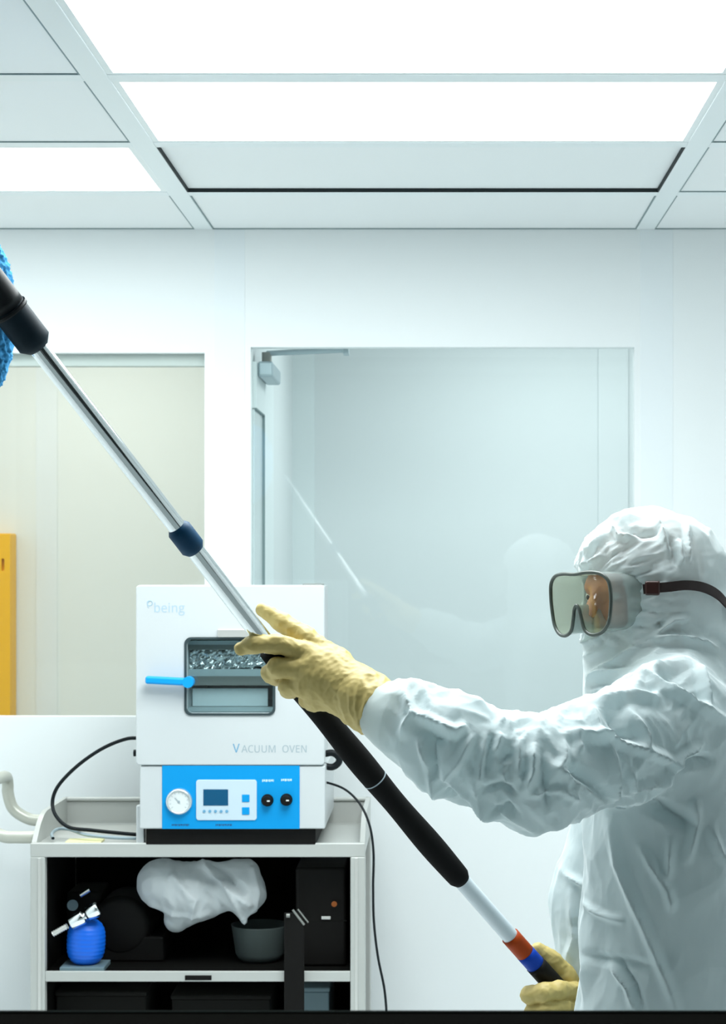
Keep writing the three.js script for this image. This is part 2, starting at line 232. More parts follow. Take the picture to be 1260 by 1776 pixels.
// things on the cart top
const font = await new FontLoader().loadAsync('fonts/droid/droid_sans_regular.typeface.json');
const text = (s, size, x, y, z) => { const g = new TextGeometry(s, { font, size, depth: 0.0004, curveSegments: 4, bevelEnabled: false }); g.translate(x, y, z); return g; };
{
  const d = 4.98, ox = (p) => X(p, d), oy = (p) => Y(p, d), zf = -d, zd = zf - 0.055, zr = ZB + 0.035;
  const oven = thing('vacuum_oven', 'white vacuum oven with blue control panel on the steel cart', 'oven', V(ox(400), cT - 0.006, -5.2));
  const bx0 = ox(242), bx1 = ox(552), by0 = oy(1325), by1 = oy(1019), w0 = ox(326), w1 = ox(472), v0 = oy(1234), v1 = oy(1111), t = 0.02;
  // shell with a real chamber
  part('body', [plainBox(bx0, w0, by0, by1, zr, zd), plainBox(w1, bx1, by0, by1, zr, zd), plainBox(w0, w1, v1, by1, zr, zd), plainBox(w0, w1, by0, v0, zr, zd), plainBox(w0, w1, v0, v1, zr, zr + t)], M.ovenWhite, oven);
  part('chamber', [plainBox(w0, w0 + 0.003, v0, v1, zr + t, zd), plainBox(w1 - 0.003, w1, v0, v1, zr + t, zd), plainBox(w0, w1, v1 - 0.003, v1, zr + t, zd), plainBox(w0, w1, v0, v0 + 0.003, zr + t, zd), plainBox(w0, w1, v0, v1, zr + t, zr + t + 0.003)], M.ovenInside, oven);
  const ds = roundedShape(ox(561) - ox(238), oy(1017) - oy(1325), 0.006), hs = roundedShape(ox(476) - ox(322), oy(1107) - oy(1239), 0.016), mx = (ox(238) + ox(561)) / 2, my = (oy(1017) + oy(1325)) / 2;
  const hole = new THREE.Path(hs.getPoints(8).map((p) => new THREE.Vector2(p.x + (ox(399) - mx), p.y + (oy(1173) - my)))); ds.holes.push(hole);
  const dg = new THREE.ExtrudeGeometry(ds, { depth: 0.045, bevelEnabled: true, bevelSize: 0.003, bevelThickness: 0.003, bevelSegments: 2 }); dg.translate(mx, my, zf - 0.048);
  const door = part('door', dg, M.ovenWhite, oven);
  const rs = roundedShape(ox(478) - ox(320), oy(1105) - oy(1241), 0.017); rs.holes.push(new THREE.Path(roundedShape(ox(474) - ox(324), oy(1109) - oy(1237), 0.014).getPoints(8)));
  const rg = new THREE.ExtrudeGeometry(rs, { depth: 0.012, bevelEnabled: false }); rg.translate(ox(399), oy(1173), zf - 0.009);
  part('window_seal', rg, M.ovenSeal, door);
  part('window_pane', plainBox(ox(323), ox(475), oy(1238), oy(1108), zf - 0.014, zf - 0.009), M.ovenGlass, door);
  part('inner_rail', [plainBox(ox(324), ox(474), oy(1128), oy(1119), zf - 0.05, zf - 0.03), plainBox(ox(324), ox(474), oy(1190), oy(1174), zf - 0.05, zf - 0.03)], M.steelDark, door, 'dark rail behind the oven glass');
  part('inner_lip', [plainBox(ox(324), ox(474), oy(1119), oy(1112), zf - 0.05, zf - 0.03), plainBox(ox(324), ox(474), oy(1174), oy(1162), zf - 0.05, zf - 0.032), plainBox(ox(324), ox(474), oy(1236), oy(1228), zf - 0.05, zf - 0.03)], M.ovenInside, door);
  part('inner_panel', plainBox(ox(330), ox(462), oy(1227), oy(1196), zf - 0.052, zf - 0.046), M.lightPlate, door, 'light plate behind the oven glass');
  { // crumpled foil
    const g = new THREE.PlaneGeometry(ox(473) - ox(325), oy(1127) - oy(1162), 60, 16), a = g.attributes.position;
    for (let i = 0; i < a.count; i++) { const x = a.getX(i), y = a.getY(i); a.setZ(i, 0.010 * Math.abs(noise(x * 60, y * 60, 1)) + 0.006 * Math.abs(noise(x * 150, y * 150, 4))); }
    g.translate((ox(473) + ox(325)) / 2, (oy(1127) + oy(1162)) / 2, zf - 0.058); g.computeVertexNormals();
    part('foil_lining', g, M.foil, oven, 'crumpled foil behind the oven glass');
  }
  const lv = part('door_handle', box(-0.058, 0.058, -0.0095, 0.0095, -0.011, 0.011, 0.006).applyMatrix4(new THREE.Matrix4().makeTranslation(ox(296), oy(1180), zf + 0.024).multiply(new THREE.Matrix4().makeRotationZ(-0.05))), M.handleBlue, door, 'blue lever');
  part('pivot', cyl(V(ox(329), oy(1182), zf), V(ox(329), oy(1182), zf + 0.037), 0.0135), M.handleBlue, lv);
  part('latch_tab', box(ox(378), ox(432), oy(1105), oy(1091), zf, zf + 0.008, 0.002), M.steel, door);
  part('lettering', [text('V', 0.0215, ox(404), oy(1305), zf)], M.letterDeep, door, 'VACUUM OVEN print'); 
  part('lettering', [text('ACUUM', 0.0178, ox(419), oy(1305), zf), text('OVEN', 0.0178, ox(489), oy(1305), zf)], M.letterGrey, door, 'VACUUM OVEN print');
  part('logo', [text('being', 0.0225, ox(266), oy(1062), zf), new THREE.TorusGeometry(0.0062, 0.0012, 6, 24).translate(ox(260), oy(1046), zf), new THREE.TorusGeometry(0.010, 0.0010, 6, 20, 2.4).rotateZ(1.6).translate(ox(263), oy(1049), zf)], M.letterBlue, door, 'pale blue being logo');
  // control section
  part('control_housing', [box(ox(242), ox(564), oy(1438), oy(1329), zr, zf - 0.004, 0.004), plainBox(bx0 + 0.01, bx1 - 0.01, oy(1330), oy(1324), zr, zf - 0.05)], M.ovenWhite, oven);
  part('seam', plainBox(ox(244), ox(560), oy(1330), oy(1327), zf - 0.05, zf - 0.012), M.gasketGrey, oven);
  const zp = zf - 0.002, pnl = part('control_panel', box(ox(281), ox(520), oy(1438), oy(1328), zf - 0.008, zp, 0.001), M.ovenBlue, oven);
  const gc = P(311, 1390, d); gc.z = zp;
  const ga = part('gauge', lathe([[0, 0.0325], [0.008, 0.0325], [0.012, 0.029], [0.012, 0.0265], [0.008, 0.026]], gc, V(0, 0, 1), 40), M.gaugeRim, pnl);
  part('gauge_face', cyl(V(gc.x, gc.y, zp), V(gc.x, gc.y, zp + 0.009), 0.0262, 0.0262, 36), M.gaugeFace, pnl);
  const marks = []; for (let i = 0; i < 11; i++) { const a = -0.7 + i * 0.455, r = 0.0215; const g = plainBox(-0.0005, 0.0005, -0.0022, 0.0022, zp + 0.009, zp + 0.0094); g.rotateZ(a - Math.PI / 2); g.translate(gc.x + Math.cos(a) * r, gc.y + Math.sin(a) * r, 0); marks.push(g); }
  { const g = plainBox(-0.0008, 0.0008, -0.004, 0.014, zp + 0.0094, zp + 0.0102); g.rotateZ(0.8); g.translate(gc.x, gc.y, 0); marks.push(g); marks.push(cyl(V(gc.x, gc.y, zp + 0.009), V(gc.x, gc.y, zp + 0.0105), 0.003)); }
  part('gauge_needle', marks, M.letterGrey, pnl, 'needle and tick marks');
  const pg = new THREE.ExtrudeGeometry(roundedShape(ox(445) - ox(341), oy(1353) - oy(1422), 0.006), { depth: 0.002, bevelEnabled: true, bevelSize: 0.0008, bevelThickness: 0.0008, bevelSegments: 1 }); pg.translate(ox(393), oy(1387.5), zp);
  part('keypad', pg, M.panelWhite, pnl); const zk = zp + 0.0028;
  part('display', plainBox(ox(353), ox(396), oy(1397), oy(1369), zk - 0.001, zk + 0.0008), M.lcd, pnl);
  for (let i = 0; i < 5; i++) part('button', cyl(P(354.5 + i * 9.8, 1407, d).setZ(zk - 0.001), P(354.5 + i * 9.8, 1407, d).setZ(zk + 0.0015), 0.0037, 0.0037, 12), M.letterDeep, pnl);
  for (const y of [1384.5, 1406.5]) part('square_button', box(ox(420), ox(433), oy(y + 6.5), oy(y - 6.5), zk - 0.001, zk + 0.0015, 0.001), M.ovenBlue, pnl);
  for (const [x, y] of [[464, 1388], [497, 1387]]) {
    const c = P(x, y, d).setZ(zp); const k = part('knob', lathe([[0, 0.0150], [0.004, 0.0150], [0.005, 0.0125], [0.018, 0.0115], [0.020, 0.009], [0.020, 0]], c, V(0, 0, 1), 28), M.black, pnl);
    part('pointer', box(c.x + 0.0005, c.x + 0.0075, c.y - 0.0015, c.y + 0.0018, zp + 0.0195, zp + 0.0212, 0.0004), M.gaugeFace, k);
  }
  const dash = (x0, x1, y, h) => { const out = []; let x = x0, i = 0; while (x < x1) { const w = 1.6 + (i % 3) * 0.6; out.push(plainBox(ox(x), ox(Math.min(x + w, x1)), oy(y + h / 2 - (i % 2) * 0.6), oy(y - h / 2), zp - 0.0005, zp + 0.0004)); x += w + 1.0; i++; } return out; };
  for (const [a, b, y] of [[455, 475, 1354], [488, 507, 1353]]) part('print', dash(a, b, y, 4), M.printWhite, pnl, 'small white print');
  for (const [a, b] of [[298, 328], [374, 403]]) part('print', dash(a, b, 1431, 3.4), M.printDark, pnl, 'small dark print');
  part('base_frame', [box(ox(251), ox(547), cT - 0.006, oy(1437), zr + 0.01, zf - 0.02, 0.002)], M.black, oven);
  part('foot', box(ox(233), ox(247), cT - 0.006, oy(1400), zf - 0.06, zf - 0.03, 0.003), M.ovenWhite, oven);
  part('top_plate', box(ox(522), ox(556), oy(1016), oy(1013.5), zf - 0.16, zf - 0.06, 0.0005), M.steelDark, oven);
  // power inlet plug on the right, fitting on the left
  part('plug', tube([P(560, 1308, 5.06), P(578, 1306, 5.06), P(588, 1314, 5.06), P(588, 1322, 5.06), P(578, 1330, 5.06), P(560, 1328, 5.06)], 0.0085, 40, 12), M.rubber, oven, 'black plug bend');
  part('fitting', cyl(P(242, 1306, 5.06), P(232, 1306, 5.06), 0.0085), M.rubber, oven);
}
single('cable', tube([P(240, 1280, 5.1), P(222, 1281, 5.1), P(180, 1297, 5.1), P(130, 1332, 5.1), P(98, 1368, 5.1), P(91, 1392, 5.1), P(96, 1413, 5.08), P(118, 1434, 5.06), P(160, 1440, 5.06), P(232, 1447, 5.06), P(250, 1448, 5.06)], 0.0047, 120, 10), M.rubber, 'thick black cable looping out from the oven onto the cart top', 'cable');
single('cable', tube([P(556, 1356, 5.06), P(570, 1358, 5.05), P(600, 1370, 5.02), P(625, 1395, 4.99), P(641, 1430, 4.965), P(648, 1475, 4.955), P(647.5, 1540, 4.955), P(649, 1600, 4.955), P(656, 1660, 4.955), P(667, 1715, 4.955), P(671, 1760, 4.955), P(674, 1850, 4.955), P(676, 2040, 4.96)], 0.0030, 160, 8), M.rubber, 'thin black cable hanging from the oven past the cart corner', 'cable');
single('tubing', tube([P(92, 1454, 5.03), P(90, 1446, 5.08), P(100, 1438, 5.12), P(118, 1438, 5.10), P(150, 1448, 5.05), P(200, 1453, 5.04), P(236, 1454, 5.04)], 0.0042, 60, 8), M.hose, 'short blue-grey tubing lying on the cart top', 'tubing');
single('paper_note', box(X(113, 5.03), X(175, 5.03), cT - 0.006, cT - 0.001, -5.09, -5.03, 0.001), M.paper, 'pale yellow paper note lying on the cart top', 'paper');

// ---------------------------------------------------------------- signed-distance modelling
const smin = (a, b, k) => { const h = Math.max(k - Math.abs(a - b), 0) / k; return Math.min(a, b) - h * h * k * 0.25; };
function cone(a, b, ra, rb) {                                   // tapered capsule between two joints
  const bx = b.x - a.x, by = b.y - a.y, bz = b.z - a.z, l = bx * bx + by * by + bz * bz || 1e-9;
  return (x, y, z) => { const px = x - a.x, py = y - a.y, pz = z - a.z; let t = (px * bx + py * by + pz * bz) / l; t = t < 0 ? 0 : t > 1 ? 1 : t; return Math.hypot(px - bx * t, py - by * t, pz - bz * t) - (ra + (rb - ra) * t); };
}
const blend = (list, k) => (x, y, z) => { let d = 1e3; for (const f of list) d = smin(d, f(x, y, z), k); return d; };
function chain(pts, rad) { const out = []; for (let i = 0; i < pts.length - 1; i++) out.push(cone(pts[i], pts[i + 1], rad[i], rad[i + 1])); return out; }
function surfaceNet(f, lo, hi, cell) {
  const B = 4, n = ['x', 'y', 'z'].map((k) => Math.ceil((hi[k] - lo[k]) / cell / B) * B + 1), [nx, ny, nz] = n, sx = 1, sY = nx, sz = nx * ny;
  const field = new Float32Array(nx * ny * nz).fill(1), half = B * cell / 2, reach = half * 1.74 * 1.35 + cell;
  for (let k = 0; k < nz - 1; k += B) for (let j = 0; j < ny - 1; j += B) for (let i = 0; i < nx - 1; i += B) {
    const c = f(lo.x + i * cell + half, lo.y + j * cell + half, lo.z + k * cell + half), far = Math.abs(c) > reach;
    for (let kk = k; kk <= k + B; kk++) for (let jj = j; jj <= j + B; jj++) for (let ii = i; ii <= i + B; ii++) {
      const at = ii + jj * sY + kk * sz; if (far) { if (field[at] === 1) field[at] = c > 0 ? 1 : -1; } else if (Math.abs(field[at]) === 1) field[at] = f(lo.x + ii * cell, lo.y + jj * cell, lo.z + kk * cell);
    }
  }
  const id = new Int32Array(nx * ny * nz).fill(-1), pos = [], idx = [];
  const corner = [0, 1, sY, sY + 1, sz, sz + 1, sz + sY, sz + sY + 1], edges = [[0, 1], [0, 2], [0, 4], [1, 3], [1, 5], [2, 3], [2, 6], [3, 7], [4, 5], [4, 6], [5, 7], [6, 7]];
  for (let k = 0; k < nz - 1; k++) for (let j = 0; j < ny - 1; j++) for (let i = 0; i < nx - 1; i++) {
    const at = i + j * sY + k * sz; let m = 0; for (let c = 0; c < 8; c++) if (field[at + corner[c]] < 0) m++;
    if (m === 0 || m === 8) continue;
    let x = 0, y = 0, z = 0, q = 0;
    for (const [a, b] of edges) { const fa = field[at + corner[a]], fb = field[at + corner[b]]; if ((fa < 0) === (fb < 0)) continue; const t = fa / (fa - fb); x += (a & 1) + t * ((b & 1) - (a & 1)); y += ((a >> 1) & 1) + t * (((b >> 1) & 1) - ((a >> 1) & 1)); z += ((a >> 2) & 1) + t * (((b >> 2) & 1) - ((a >> 2) & 1)); q++; }
    id[at] = pos.length / 3; pos.push(lo.x + (i + x / q) * cell, lo.y + (j + y / q) * cell, lo.z + (k + z / q) * cell);
  }
  for (let k = 1; k < nz - 1; k++) for (let j = 1; j < ny - 1; j++) for (let i = 1; i < nx - 1; i++) {
    const at = i + j * sY + k * sz, s = field[at] < 0;
    const quad = (o, u, v) => { if ((field[at + o] < 0) === s) return; const a = id[at - u - v], b = id[at - v], c = id[at], d = id[at - u]; if (a < 0 || b < 0 || c < 0 || d < 0) return; if (s) idx.push(a, b, c, a, c, d); else idx.push(a, c, b, a, d, c); };
    quad(1, sY, sz); quad(sY, sz, 1); quad(sz, 1, sY);
  }
  const g = new THREE.BufferGeometry(); g.setAttribute('position', new THREE.Float32BufferAttribute(pos, 3)); g.setIndex(idx); g.computeVertexNormals(); return g;
}
function displace(g, fn) {                                      // move every vertex along its normal
  const p = g.attributes.position, nn = g.attributes.normal;
  for (let i = 0; i < p.count; i++) { const x = p.getX(i), y = p.getY(i), z = p.getZ(i), d = fn(x, y, z, nn.getX(i), nn.getY(i), nn.getZ(i)); p.setXYZ(i, x + nn.getX(i) * d, y + nn.getY(i) * d, z + nn.getZ(i) * d); }
  g.computeVertexNormals(); return g;
}
const ridge = (x, y, z) => 1 - 2 * Math.abs(noise(x, y, z));    // sharp ridge lines, -1 .. 1

// things inside the cart
const bagFolds = [[0.012, 0.016, 345, 1498, 385, 1530, 430, 1566], [-0.012, 0.02, 372, 1500, 400, 1530, 424, 1545], [0.010, 0.014, 300, 1520, 340, 1560, 330, 1600], [0.010, 0.011, 392, 1530, 412, 1570, 424, 1600], [-0.010, 0.016, 362, 1545, 385, 1575, 405, 1585], [0.006, 0.012, 262, 1570, 310, 1588, 360, 1585], [0.007, 0.010, 436, 1510, 446, 1550, 438, 1585]].map(([a, w, ...q]) => ({ a, w, q: [0, 2, 4].map((k) => [X(q[k], 5.08), Y(q[k + 1], 5.08)]) }));
single('plastic_bag', displace(surfaceNet(blend([cone(P(284, 1532, 5.12), P(330, 1548, 5.12), 0.062, 0.064), cone(P(330, 1560, 5.12), P(305, 1598, 5.12), 0.060, 0.026), cone(P(350, 1560, 5.12), P(400, 1550, 5.12), 0.042, 0.042), cone(P(418, 1530, 5.12), P(424, 1545, 5.12), 0.050, 0.052), cone(P(415, 1560, 5.1), P(424, 1596, 5.09), 0.040, 0.008), cone(P(290, 1510, 5.12), P(430, 1508, 5.12), 0.020, 0.020)], 0.022), V(-0.85, 0.55, -5.26), V(-0.38, 0.87, -4.99), 0.004), (x, y, z, nx, ny, nz) => {
  let f = 0; for (const b of bagFolds) { let best = 1; for (let k = 0; k < 2; k++) { const [ax, ay] = b.q[k], [bx, by] = b.q[k + 1], ex = bx - ax, ey = by - ay; let t = ((x - ax) * ex + (y - ay) * ey) / (ex * ex + ey * ey); t = t < 0 ? 0 : t > 1 ? 1 : t; best = Math.min(best, Math.hypot(x - ax - ex * t, y - ay - ey * t)); } if (best < b.w) f += b.a * Math.pow(1 - best / b.w, 1.4); }
  return f * Math.max(0, Math.min(1, nz * 2)) + 0.005 * ridge(x * 7 + y * 5, y * 4, z * 6) + 0.0018 * ridge(x * 19 + 4, y * 12, z * 14);
}), M.bag, 'crumpled white plastic bag stuffed under the cart top', 'plastic bag');
{ const d = 5.06, b = V(X(148, d), shelfT - 0.004, -d), t = thing('ribbed_canister', 'blue ribbed canister with a metal valve on the cart shelf', 'canister', b);
  const pr = []; const R = 0.0475, hh = Y(1594, d) - (shelfT + 0.006); for (let i = 0; i <= 44; i++) { const u = i / 44, r = R * Math.pow(Math.max(0, 1 - Math.pow(Math.abs(u * 2 - 1) * 0.95, 3.0)), 0.42) + 0.0006 * Math.cos(u * 70); pr.push([u * hh, i === 0 || i === 44 ? 0.0001 : r]); }
  part('ribbed_body', lathe(pr, V(b.x, shelfT + 0.006, b.z), V(0.04, 1, 0), 36), M.blueCap, t);
  part('base_plate', box(b.x - 0.055, b.x + 0.055, b.y, b.y + 0.012, b.z - 0.05, b.z + 0.05, 0.002), M.greyBox, t);
  const a = P(92, 1620, 5.02), c = P(176, 1573, 5.02), dir = c.clone().sub(a).normalize(), L = a.distanceTo(c), at = (u) => a.clone().addScaledVector(dir, L * u);
  const thr = []; for (let i = 0; i < 15; i++) thr.push([i * 0.0029, i % 2 ? 0.0058 : 0.0078]);
  part('threaded_stem', lathe(thr, at(0), dir, 16), M.steel, t); part('valve_body', lathe([[0, 0.0001], [0, 0.017], [0.034, 0.0178], [0.036, 0.010], [0.042, 0.010]], at(0.38), dir, 24), M.chrome, t); part('valve_cap', lathe([[0, 0.0001], [0, 0.018], [0.028, 0.019], [0.031, 0.015], [0.031, 0.0001]], at(0.73), dir, 24), M.chrome, t);
}
{ const t = thing('vacuum_pump', 'black rounded pump body behind the blue canister', 'pump', V(X(215, 5.2), shelfT - 0.004, -5.22));
  part('motor', lathe([[0, 0.0001], [0, 0.07], [0.012, 0.078], [0.15, 0.078], [0.165, 0.06], [0.165, 0.0001]], V(X(215, 5.2), shelfT + 0.085, -5.30), V(0, 0, 1), 32), M.black, t);
  part('housing', box(X(120, 5.2), X(178, 5.2), shelfT + 0.05, Y(1542, 5.2), -5.32, -5.16, 0.01), M.darkBox, t);
  part('base', box(X(130, 5.2), X(290, 5.2), shelfT - 0.004, shelfT + 0.06, -5.34, -5.14, 0.006), M.black, t);
  part('filler_cap', cyl(P(140, 1553, 5.13), P(156, 1543, 5.13), 0.0075), M.chrome, t);
  part('knob', cyl(P(126, 1570, 5.15), P(126, 1570, 5.13), 0.014), M.greyBox, t); }
{ const t = thing('equipment_case', 'black equipment case at the right end of the cart shelf', 'case', V(X(560, 5.15), shelfT - 0.004, -5.2));
  part('body', box(X(515, 5.12), X(602, 5.12), shelfT - 0.004, Y(1500, 5.12), -5.34, -5.08, 0.008), M.black, t);
  part('indicator', cyl(P(580, 1568, 5.085), P(580, 1568, 5.07), 0.007), M.orangeLamp, t); part('latch', box(X(558, 5.08), X(574, 5.08), Y(1594, 5.08), Y(1589, 5.08), -5.082, -5.074, 0.001), M.steel, t);
  part('lid_seam', box(X(515, 5.08), X(602, 5.08), Y(1598, 5.08), Y(1596, 5.08), -5.0815, -5.079, 0.0005), M.darkBox, t); }
single('plastic_tub', lathe([[0, 0.0001], [0, 0.045], [0.008, 0.055], [0.02, 0.062], [0.088, 0.072], [0.092, 0.074], [0.092, 0.070], [0.02, 0.058], [0.006, 0.05], [0.004, 0.0001]], V(X(450, 5.14), shelfT - 0.004, -5.16), V(0, 1, 0), 40), M.tub, 'dull grey plastic tub under the crumpled bag', 'tub');
{ const d = 4.985, x0 = X(493, d), x1 = X(528, d), t = thing('black_strap', 'wide black strap hanging over the front of the cart shelf', 'strap', V((x0 + x1) / 2, 0.3, -d));
  part('webbing', box(x0, x1, 0.30, Y(1583, d), -d - 0.004, -d, 0.0015), M.black, t);
  part('buckle', [cyl(P(508, 1578, d), P(528, 1604, d), 0.003, 0.003, 8), cyl(P(517, 1577, d), P(535, 1600, d), 0.002, 0.002, 8), cyl(P(497, 1588, d - 0.005), P(503, 1588, d - 0.005), 0.005, 0.005, 10)], M.steelDark, t); }
{ const y0 = 0.2; for (const [a, b, top, m, l] of [[520, 572, 1709, M.greyBox, 'blue-grey storage box on the bottom cart shelf beside the strap'], [100, 255, 1716, M.darkBox, 'long dark storage box on the bottom cart shelf'], [300, 470, 1722, M.darkBox, 'low dark storage box on the bottom cart shelf']]) {
    const t = thing('storage_box', l, 'box', V(X((a + b) / 2, 5.15), y0, -5.2));
    part('body', box(X(a, 5.12), X(b, 5.12), y0, Y(top + 8, 5.12), -5.34, -5.1, 0.004), m, t); part('lid', box(X(a - 2, 5.12), X(b + 2, 5.12), Y(top + 8, 5.12), Y(top, 5.12), -5.345, -5.095, 0.004), m, t); } }

// ---------------------------------------------------------------- mop held by the person
const axisPx = [[-75, 418], [-20, 490], [45, 575], [321, 932], [450, 1100], [600, 1290], [700, 1410], [801, 1527], [893, 1632], [965, 1712], [990, 1738]];
const poleD = (px) => 3.06 + (px + 20) * 0.66 / 985;
const poleCurve = new THREE.CatmullRomCurve3(axisPx.map(([x, y]) => P(x, y, poleD(x))), false, 'centripetal');
const poleTable = poleCurve.getSpacedPoints(800);
function poleAt(px) { let best = 0, e = 1e9; poleTable.forEach((p, i) => { const q = CX + p.x * F / -p.z, k = Math.abs(q - px); if (k < e) { e = k; best = i; } }); return best; }
function sleeve(px0, px1, prof, seg = 28) {                      // swept round section: prof maps 0..1 to radius
  const i0 = poleAt(px0), i1 = poleAt(px1), n = Math.max(3, Math.ceil((i1 - i0) / 6)), pos = [], idx = [];
  for (let k = 0; k <= n; k++) {
    const u = k / n, i = Math.round(i0 + (i1 - i0) * u), a = poleTable[Math.max(0, i - 6)], b = poleTable[Math.min(800, i + 6)], t = b.clone().sub(a).normalize(), s = V(0, 0, 1).cross(t).normalize(), w = t.clone().cross(s);
    for (let j = 0; j <= seg; j++) { const an = j / seg * Math.PI * 2, r = prof(u), q = poleTable[i]; pos.push(q.x + (s.x * Math.cos(an) + w.x * Math.sin(an)) * r, q.y + (s.y * Math.cos(an) + w.y * Math.sin(an)) * r, q.z + (s.z * Math.cos(an) + w.z * Math.sin(an)) * r); }
  }
  for (let k = 0; k < n; k++) for (let j = 0; j < seg; j++) { const a = k * (seg + 1) + j, b = a + seg + 1; idx.push(a, b, a + 1, b, b + 1, a + 1); }
  for (const [k, flip] of [[0, 1], [n, 0]]) { const c = pos.length / 3, i = k ? i1 : i0, q = poleTable[i]; pos.push(q.x, q.y, q.z); for (let j = 0; j < seg; j++) { const a = k * (seg + 1) + j; flip ? idx.push(c, a, a + 1) : idx.push(c, a + 1, a); } }
  const g = new THREE.BufferGeometry(); g.setAttribute('position', new THREE.Float32BufferAttribute(pos, 3)); g.setIndex(idx); g.computeVertexNormals(); return g;
}
const capped = (r, e = 0.1) => (u) => r * Math.sqrt(Math.max(0.02, Math.min(1, 1 - Math.pow(Math.max(0, (e - u) / e, (u - 1 + e) / e), 2) * 0.6)));
const mop = thing('mop', 'long mop with chrome telescopic pole and blue pad held by the gloved person', 'mop', poleTable[400].clone());
part('upper_tube', sleeve(40, 325, () => 0.0150), M.chrome, mop);
part('lower_tube', sleeve(315, 480, () => 0.0150), M.chrome, mop);
part('tube_clamp', sleeve(304, 341, capped(0.0205, 0.12)), M.clampBlue, mop, 'dark blue telescopic clamp');
part('foam_grip', sleeve(470, 804, (u) => (u > 0.97 ? 0.0205 * Math.sqrt(1 - Math.pow((u - 0.97) / 0.03, 2) * 0.55) : 0.0215 + 0.0012 * Math.sin(u * 17))), M.foam, mop, 'black foam grip');
part('grip_ring', sleeve(650, 651.5, () => 0.0222), M.letterGrey, mop);
part('white_tube', sleeve(795, 898, () => 0.0150), M.whiteTube, mop);
part('red_band', sleeve(886, 913, (u) => 0.0175), M.bandRed, mop); part('blue_band', sleeve(911, 933, () => 0.0178), M.bandBlue, mop);
part('end_grip', sleeve(929, 990, () => 0.0190), M.black, mop);
part('head_clamp', sleeve(2, 67, capped(0.0275, 0.10)), M.clampDark, mop, 'dark head clamp'); part('head_joint', sleeve(-75, 12, () => 0.0280), M.rubber, mop);
part('release_button', sleeve(14, 19, () => 0.0300), M.rubber, mop);
{ // microfibre pad: a rounded flat pad seen along its edge
  const c = P(-104, 548, 3.17), g = surfaceNet((x, y, z) => { const X0 = (x - c.x) / 0.118, Y0 = (y - c.y) / 0.165, Z0 = (z - c.z) / 0.045; const k = Math.pow(Math.abs(X0), 2.2) + Math.pow(Math.abs(Y0), 2.2) + Math.pow(Math.abs(Z0), 2.2); return (Math.pow(k, 1 / 2.2) - 1) * 0.05; }, V(c.x - 0.14, c.y - 0.19, c.z - 0.07), V(c.x + 0.14, c.y + 0.19, c.z + 0.07), 0.003);
  part('mop_pad', displace(g, (x, y, z) => 0.003 * noise(x * 90, y * 90, z * 90) + 0.002 * noise(x * 220, y * 220, z * 220)), M.mopBlue, mop, 'blue microfibre pad');
}

// ---------------------------------------------------------------- person in clean-room suit
const DP = 3.62, person = thing('person', 'person in white hooded clean-room coverall, goggles and yellow gloves holding a mop', 'person', V(X(1160, DP), 0, -DP));
const headC = P(1122, 1000, DP), n = V(-0.77, -0.03, 0.64).normalize(), tt = V(0.64, 0.05, 0.77).normalize(), up = n.clone().cross(tt).normalize().negate();
if (up.y < 0) up.negate();
const gog = P(1000, 1044, 3.525);                                // centre of the goggle lens
const local = (x, y, z) => { const q = V(x - gog.x, y - gog.y, z - gog.z); return [q.dot(tt), q.dot(up), q.dot(n)]; };
const G = (a, b, c) => gog.clone().addScaledVector(tt, a).addScaledVector(up, b).addScaledVector(n, c);
const J = { sh: P(1150, 1262, 3.43), el: P(930, 1345, 3.28), fa: P(780, 1290, 3.27), wr: P(668, 1236, 3.32), wr2: P(642, 1222, 3.335), sh2: P(1120, 1270, 3.78), el2: P(1035, 1560, 3.86), wr3: P(1015, 1775, 3.80) };
const hoodF = blend([cone(P(1108, 985, DP), P(1142, 990, DP), 0.106, 0.110), cone(P(1085, 1090, DP), P(1100, 1190, DP), 0.076, 0.090), cone(P(1130, 1080, DP), P(1165, 1230, DP), 0.095, 0.13), cone(P(1175, 1000, DP + 0.02), P(1240, 1120, DP + 0.02), 0.075, 0.10)], 0.05);
const torsoF = blend([cone(P(1165, 1320, 3.53), P(1158, 1800, 3.55), 0.150, 0.155), cone(P(1165, 1320, 3.72), P(1158, 1800, 3.72), 0.150, 0.150), cone(P(1165, 1245, 3.47), P(1150, 1262, 3.78), 0.10, 0.10), cone(P(1158, 1800, 3.54), V(X(1150, 3.54), 0.12, -3.52), 0.145, 0.10), cone(P(1158, 1800, 3.72), V(X(1190, 3.74), 0.12, -3.76), 0.145, 0.10), cone(V(X(1150, 3.54), 0.06, -3.52), V(X(1010, 3.54), 0.05, -3.52), 0.058, 0.045), cone(V(X(1190, 3.74), 0.06, -3.76), V(X(1050, 3.74), 0.05, -3.76), 0.058, 0.045)], 0.06);
const armF = blend([cone(J.sh, J.el, 0.098, 0.086), cone(J.el, J.fa, 0.086, 0.077), cone(J.fa, P(700, 1248, 3.30), 0.077, 0.060), cone(P(700, 1248, 3.30), J.wr, 0.060, 0.040), cone(J.wr, J.wr2, 0.040, 0.038)], 0.03);
const arm2F = blend([cone(J.sh2, J.el2, 0.092, 0.082), cone(J.el2, J.wr3, 0.082, 0.050)], 0.03);
const opening = (x, y, z) => { const [a, b, c] = local(x, y, z); const qx = Math.abs(a + 0.0125) - 0.0535, qy = Math.abs(b + 0.002) - 0.034, qz = -0.092 - c; const o = Math.hypot(Math.max(qx, 0), Math.max(qy, 0), Math.max(qz, 0)) + Math.min(0, Math.max(qx, qy, qz)) - 0.012; return o; };
const suitF = (x, y, z) => { let d = smin(torsoF(x, y, z), hoodF(x, y, z), 0.05); d = smin(d, armF(x, y, z), 0.035); d = smin(d, arm2F(x, y, z), 0.03); return d; };
